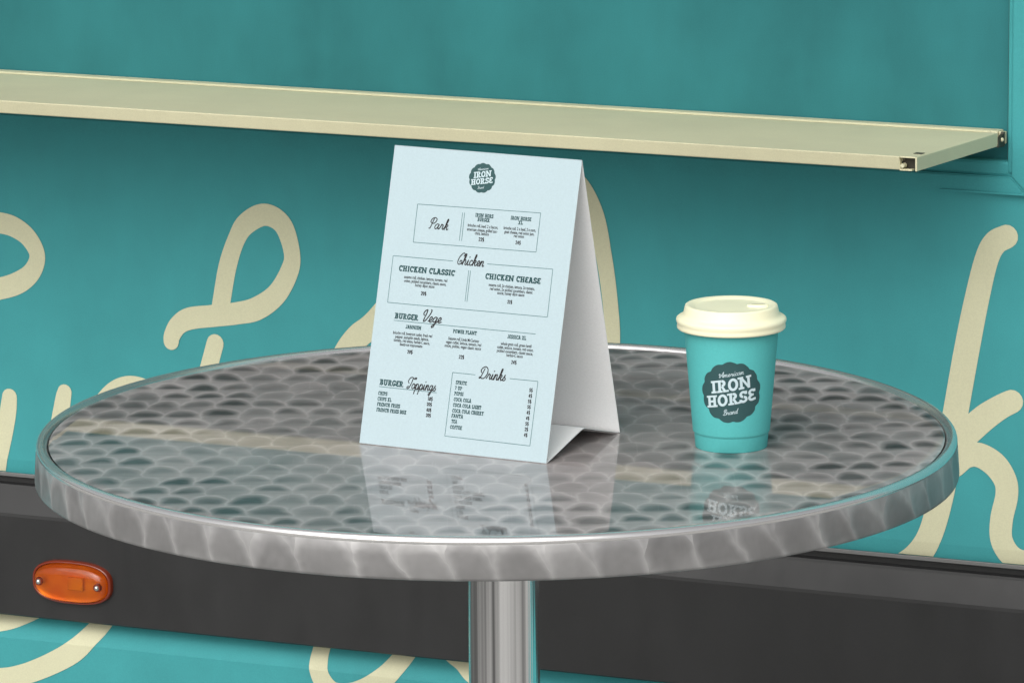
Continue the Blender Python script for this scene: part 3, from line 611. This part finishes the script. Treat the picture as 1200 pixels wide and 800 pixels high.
# park
frame((489.5, 239.2), (633.7, 249.7), (628.3, 295.4), (484.3, 283.8))
rule((542.2, 249.2), (538.3, 282.2)); rule((544.6, 249.2), (541, 282.3))
scr('Park', 502, 525.5, 268.5, 12.5)
head('IRON HORS', 556.8, 578.2, 255); head('BURGER', 559.3, 574, 259.9); head('IRON HORSE', 598.3, 622.7, 258.4); head('XL', 607, 612.6, 263.2)
body('brioche roll, beef, 2 x bacon,', 548, 583.7, 266.9); body('american cheese, grilled zuc-', 547, 583, 271.6); body('chini, lettuce', 556.3, 572.8, 275.6); price('22$', 560.6, 567.2, 282.8)
body('brioche roll, 2 x beef, 2 x corn,', 590, 628, 270.2); body('goat cheese, red onion jam,', 590.8, 626.2, 274.6); body('red onion', 602, 614, 278.5); price('24$', 603.8, 610.2, 286.6)
# chicken
frame((460.8, 299.6), (647.9, 315.4), (641.5, 371.5), (454.2, 354.2), ((531, 305.8), (571, 309.2)))
rule((549.4, 316.7), (545, 353.1)); rule((551.5, 317), (547.3, 353.5))
scr('Chicken', 535.6, 567.5, 311.0, 13)
head('CHICKEN CLASSIC', 466.9, 533.2, 320.4, 6.6, t=.24); head('CHICKEN CHEASE', 568.1, 633.7, 329.8, 6.6, t=.24)
body('sesame roll, chicken, lettuce, tomato, red', 473.2, 524.3, 328.2); body('onion, pickled cucumbers, classic sauce,', 473.2, 523, 332.6); body('honey dijon sauce', 486.3, 509.2, 336.6); price('20$', 493, 499.5, 346)
body('sesame roll, 2x chicken, lettuce, 2x tomato,', 572.3, 626.8, 337.6); body('red onion, 2x pickled cucumbers, classic', 573.6, 624.2, 342); body('sauce, honey dijon sauce', 582.5, 614.6, 346); price('21$', 594.2, 600.2, 356)
# vege
head('BURGER', 462.1, 490.3, 374.3, 6.6, t=.24); scr('Vege', 495, 517.6, 377.6, 13.5); rule((461.5, 375.2), (627.8, 391.3))
head('JANNISM', 475, 493.6, 385.7); head('POWER PLANT', 530.4, 558.7, 391.3); head('JESSICA XL', 594.3, 616.6, 397.3)
for t_, x0, x1, y in (('brioche roll, beetroot cutlet, fresh red', 460.3, 506.6, 393.2), ('pepper, pumpkin seeds, lettuce,', 463, 502.5, 397.5), ('tomato, red onion, herbal-C sauce,', 461, 503.7, 401.8), ('beetroot mayonnaise', 468.4, 495, 406.0),
                      ('Sesame roll, Linda McCartney', 525, 561.5, 399.6), ('vegan cutlet, lettuce, tomato, red', 522, 564, 403.9), ('onion, pickles, vegan classic sauce', 520.6, 563.7, 408.2),
                      ('whole grain roll, green lentil', 586.5, 622.8, 405.6), ('cutlet, lettuce, tomato, red onion,', 582.3, 625.2, 409.9), ('pickled cucumbers, classic sauce,', 581.9, 624.5, 414.2), ('herbal-C sauce', 593.3, 612.6, 418.4)): body(t_, x0, x1, y)
price('20$', 477, 483.4, 414.4); price('22$', 537.3, 543.8, 420.4); price('24$', 598.8, 605.3, 426.6)
# toppings
head('BURGER', 444.4, 472.8, 452.0, 6.6, t=.24); scr('Toppings', 476, 510.8, 456.4, 13); rule((444.3, 452.6), (511.6, 459.9))
for t_, x0, x1, y in (('CHIPS', 443, 453.8, 463), ('CHIPS XL', 442.3, 458.7, 469.8), ('FRENCH FRIES', 441.5, 468.8, 476.7), ('FRENCH FRIES BOX', 440.7, 476.3, 483.5)): head(t_, x0, x1, y)
for t_, x0, x1, y in (('18$', 501, 507, 469.3), ('20$', 499.8, 506, 475.7), ('40$', 499.4, 505.4, 482.3), ('20$', 498.8, 504.8, 488.6)): price(t_, x0, x1, y)
# drinks
frame((530.5, 436.2), (630.5, 446.7), (621, 522.2), (521.3, 510.6), ((557, 439), (597.5, 443.4)))
scr('Drinks', 560.7, 592.7, 444.6, 13.5)
for t_, x0, x1, y in (('SPRITE', 533.8, 547, 450.6), ('7 UP', 533, 541.3, 456.9), ('PEPSI', 532, 543, 463.4), ('COCA COLA', 531.4, 552.4, 470.8), ('COCA COLA LIGHT', 530.4, 564, 478), ('COCA COLA CHERRY', 529.7, 567, 484.8), ('FANTA', 528.8, 542.8, 489.6), ('TEA', 528.8, 535.7, 495.8), ('COFFEE', 527.2, 541.3, 502.8)): head(t_, x0, x1, y)
for i, t_ in enumerate(('5$', '4$', '5$', '5$', '4$', '4$', '5$', '2$', '4$')): price(t_, 620-.78*i, 624.2-.78*i, 459.2+6.55*i)

# brand badge: scalloped disc and its lettering in unit coordinates
def badge(parent, fn, scale):
    pr = Print(); nseg, nr = 156, 7; rings = []
    for k in range(nr+1):
        rg = []
        for i in range(nseg):
            a = 2*math.pi*i/nseg; edge = .935+.065*abs(math.sin(6.5*a+.4))**.8+.012*noise.noise(Vector((math.cos(a)*9, math.sin(a)*9, 3)))
            r_ = edge*k/nr; rg.append(len(pr.v)); pr.v.append((r_*math.cos(a), r_*math.sin(a), 0))
        rings.append(rg)
    for p, q in zip(rings[1:], rings[2:]):
        for i in range(nseg): pr.f.append((p[i], q[i], q[(i+1) % nseg], p[(i+1) % nseg]))
    pr.f.append(tuple(rings[1]))
    bd_ = pr.build('badge', M_badge, parent, lambda x, y, k: fn(x*scale, y*scale, .00004))
    ca, sa = math.cos(R(9.5)), math.sin(R(9.5))
    def word(pr, cx, cy, w, h, capu):
        b = pr.bounds()
        for i, (x, y, k) in enumerate(pr.v):
            x = (x-(b[0]+b[1])/2)*w/(b[1]-b[0]); y = (y-capu/2)*h/capu; x += .10*y
            pr.v[i] = (cx+ca*x-sa*y, cy+sa*x+ca*y, k)
        pr.build('badge_lettering', M_badge_text, parent, lambda x, y, k: fn(x*scale, y*scale, .0001+k*4e-7))
    word(slab(Print(), 'IRON', .21, .44, .16, .05), 0.0, .25, 1.32, .40, 1); word(slab(Print(), 'HORSE', .21, .44, .16, .05), 0, -.21, 1.62, .38, 1)
    word(script(Print(), 'American', .17), .0, .62, .80, .17, 2.1); word(script(Print(), 'Brand', .17), -.02, -.62, .50, .17, 2.1)
bc = panel_xy(565.2, 208.7)
def badge_panel(x, y, d):
    v = Vector((bc[0]+x, 0, 0)) + pu*(bc[1]+y)
    return tuple(v + pn*d)
badge(front_p, badge_panel, .0114)

# ================================================================== coffee cup
cpos = on_table(857, 522); 
cup = empty('coffee_cup', cpos, 0, 'teal paper coffee cup with cream lid and dark round badge on steel table', 'cup')
CR = [(.0125, .0290), (.0955, .0358)]
def cup_r(z): return CR[0][1]+(CR[1][1]-CR[0][1])*(z-CR[0][0])/(CR[1][0]-CR[0][0])
cb = bmesh.new()
lathe(cb, [(.0262, .0006), (.0268, .0), (.0271, .0004), (.0279, .0105), (.0282, .0116), (.0288, .0120), (cup_r(.0135), .0132)]+[(cup_r(z), z) for z in (.03, .05, .07, .0955)], 96)
lathe(cb, [(.001, .004), (.0262, .004), (.0262, .0006)], 48)
obj('cup_body', cb, M_cup, cup)
cb = bmesh.new()
lathe(cb, [(.0385, .0905), (.0400, .0905), (.0407, .0912), (.0408, .0925), (.0404, .0940), (.0408, .0950), (.0414, .0968), (.0411, .0984), (.0398, .0994), (.0378, .1000), (.0366, .1008), (.0360, .1022), (.0349, .1068),
           (.0345, .1080), (.0336, .1086), (.0322, .1085), (.0290, .1080), (.0276, .1072), (.0266, .1070), (.0200, .1072), (.006, .1076), (.001, .1076)], 96, (False, True))
lid = obj('lid', cb, M_lid, cup)
b = bmesh.new(); bmesh.ops.create_cone(b, cap_ends=True, segments=20, radius1=.0085, radius2=.0075, depth=.0022, matrix=Matrix.Translation((.0195, -.004, .1078)) @ Matrix.Diagonal((1.0, .42, 1, 1)))
obj('sip_spout', b, M_lid, lid, smooth=False)
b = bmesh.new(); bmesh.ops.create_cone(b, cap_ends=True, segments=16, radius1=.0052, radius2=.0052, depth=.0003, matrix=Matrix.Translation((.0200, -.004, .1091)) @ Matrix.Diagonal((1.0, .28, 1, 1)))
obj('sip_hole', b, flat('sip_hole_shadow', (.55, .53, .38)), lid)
face = math.atan2(-cpos.y, -cpos.x)
def badge_cup(x, y, d):
    z = .0475+y; r_ = cup_r(z)+d+.0001; a = face+x/cup_r(z); return (r_*math.cos(a), r_*math.sin(a), z)
badge(bpy.data.objects['cup_body'], badge_cup, .0238)
scene.render.resolution_x, scene.render.resolution_y = 1024, 682
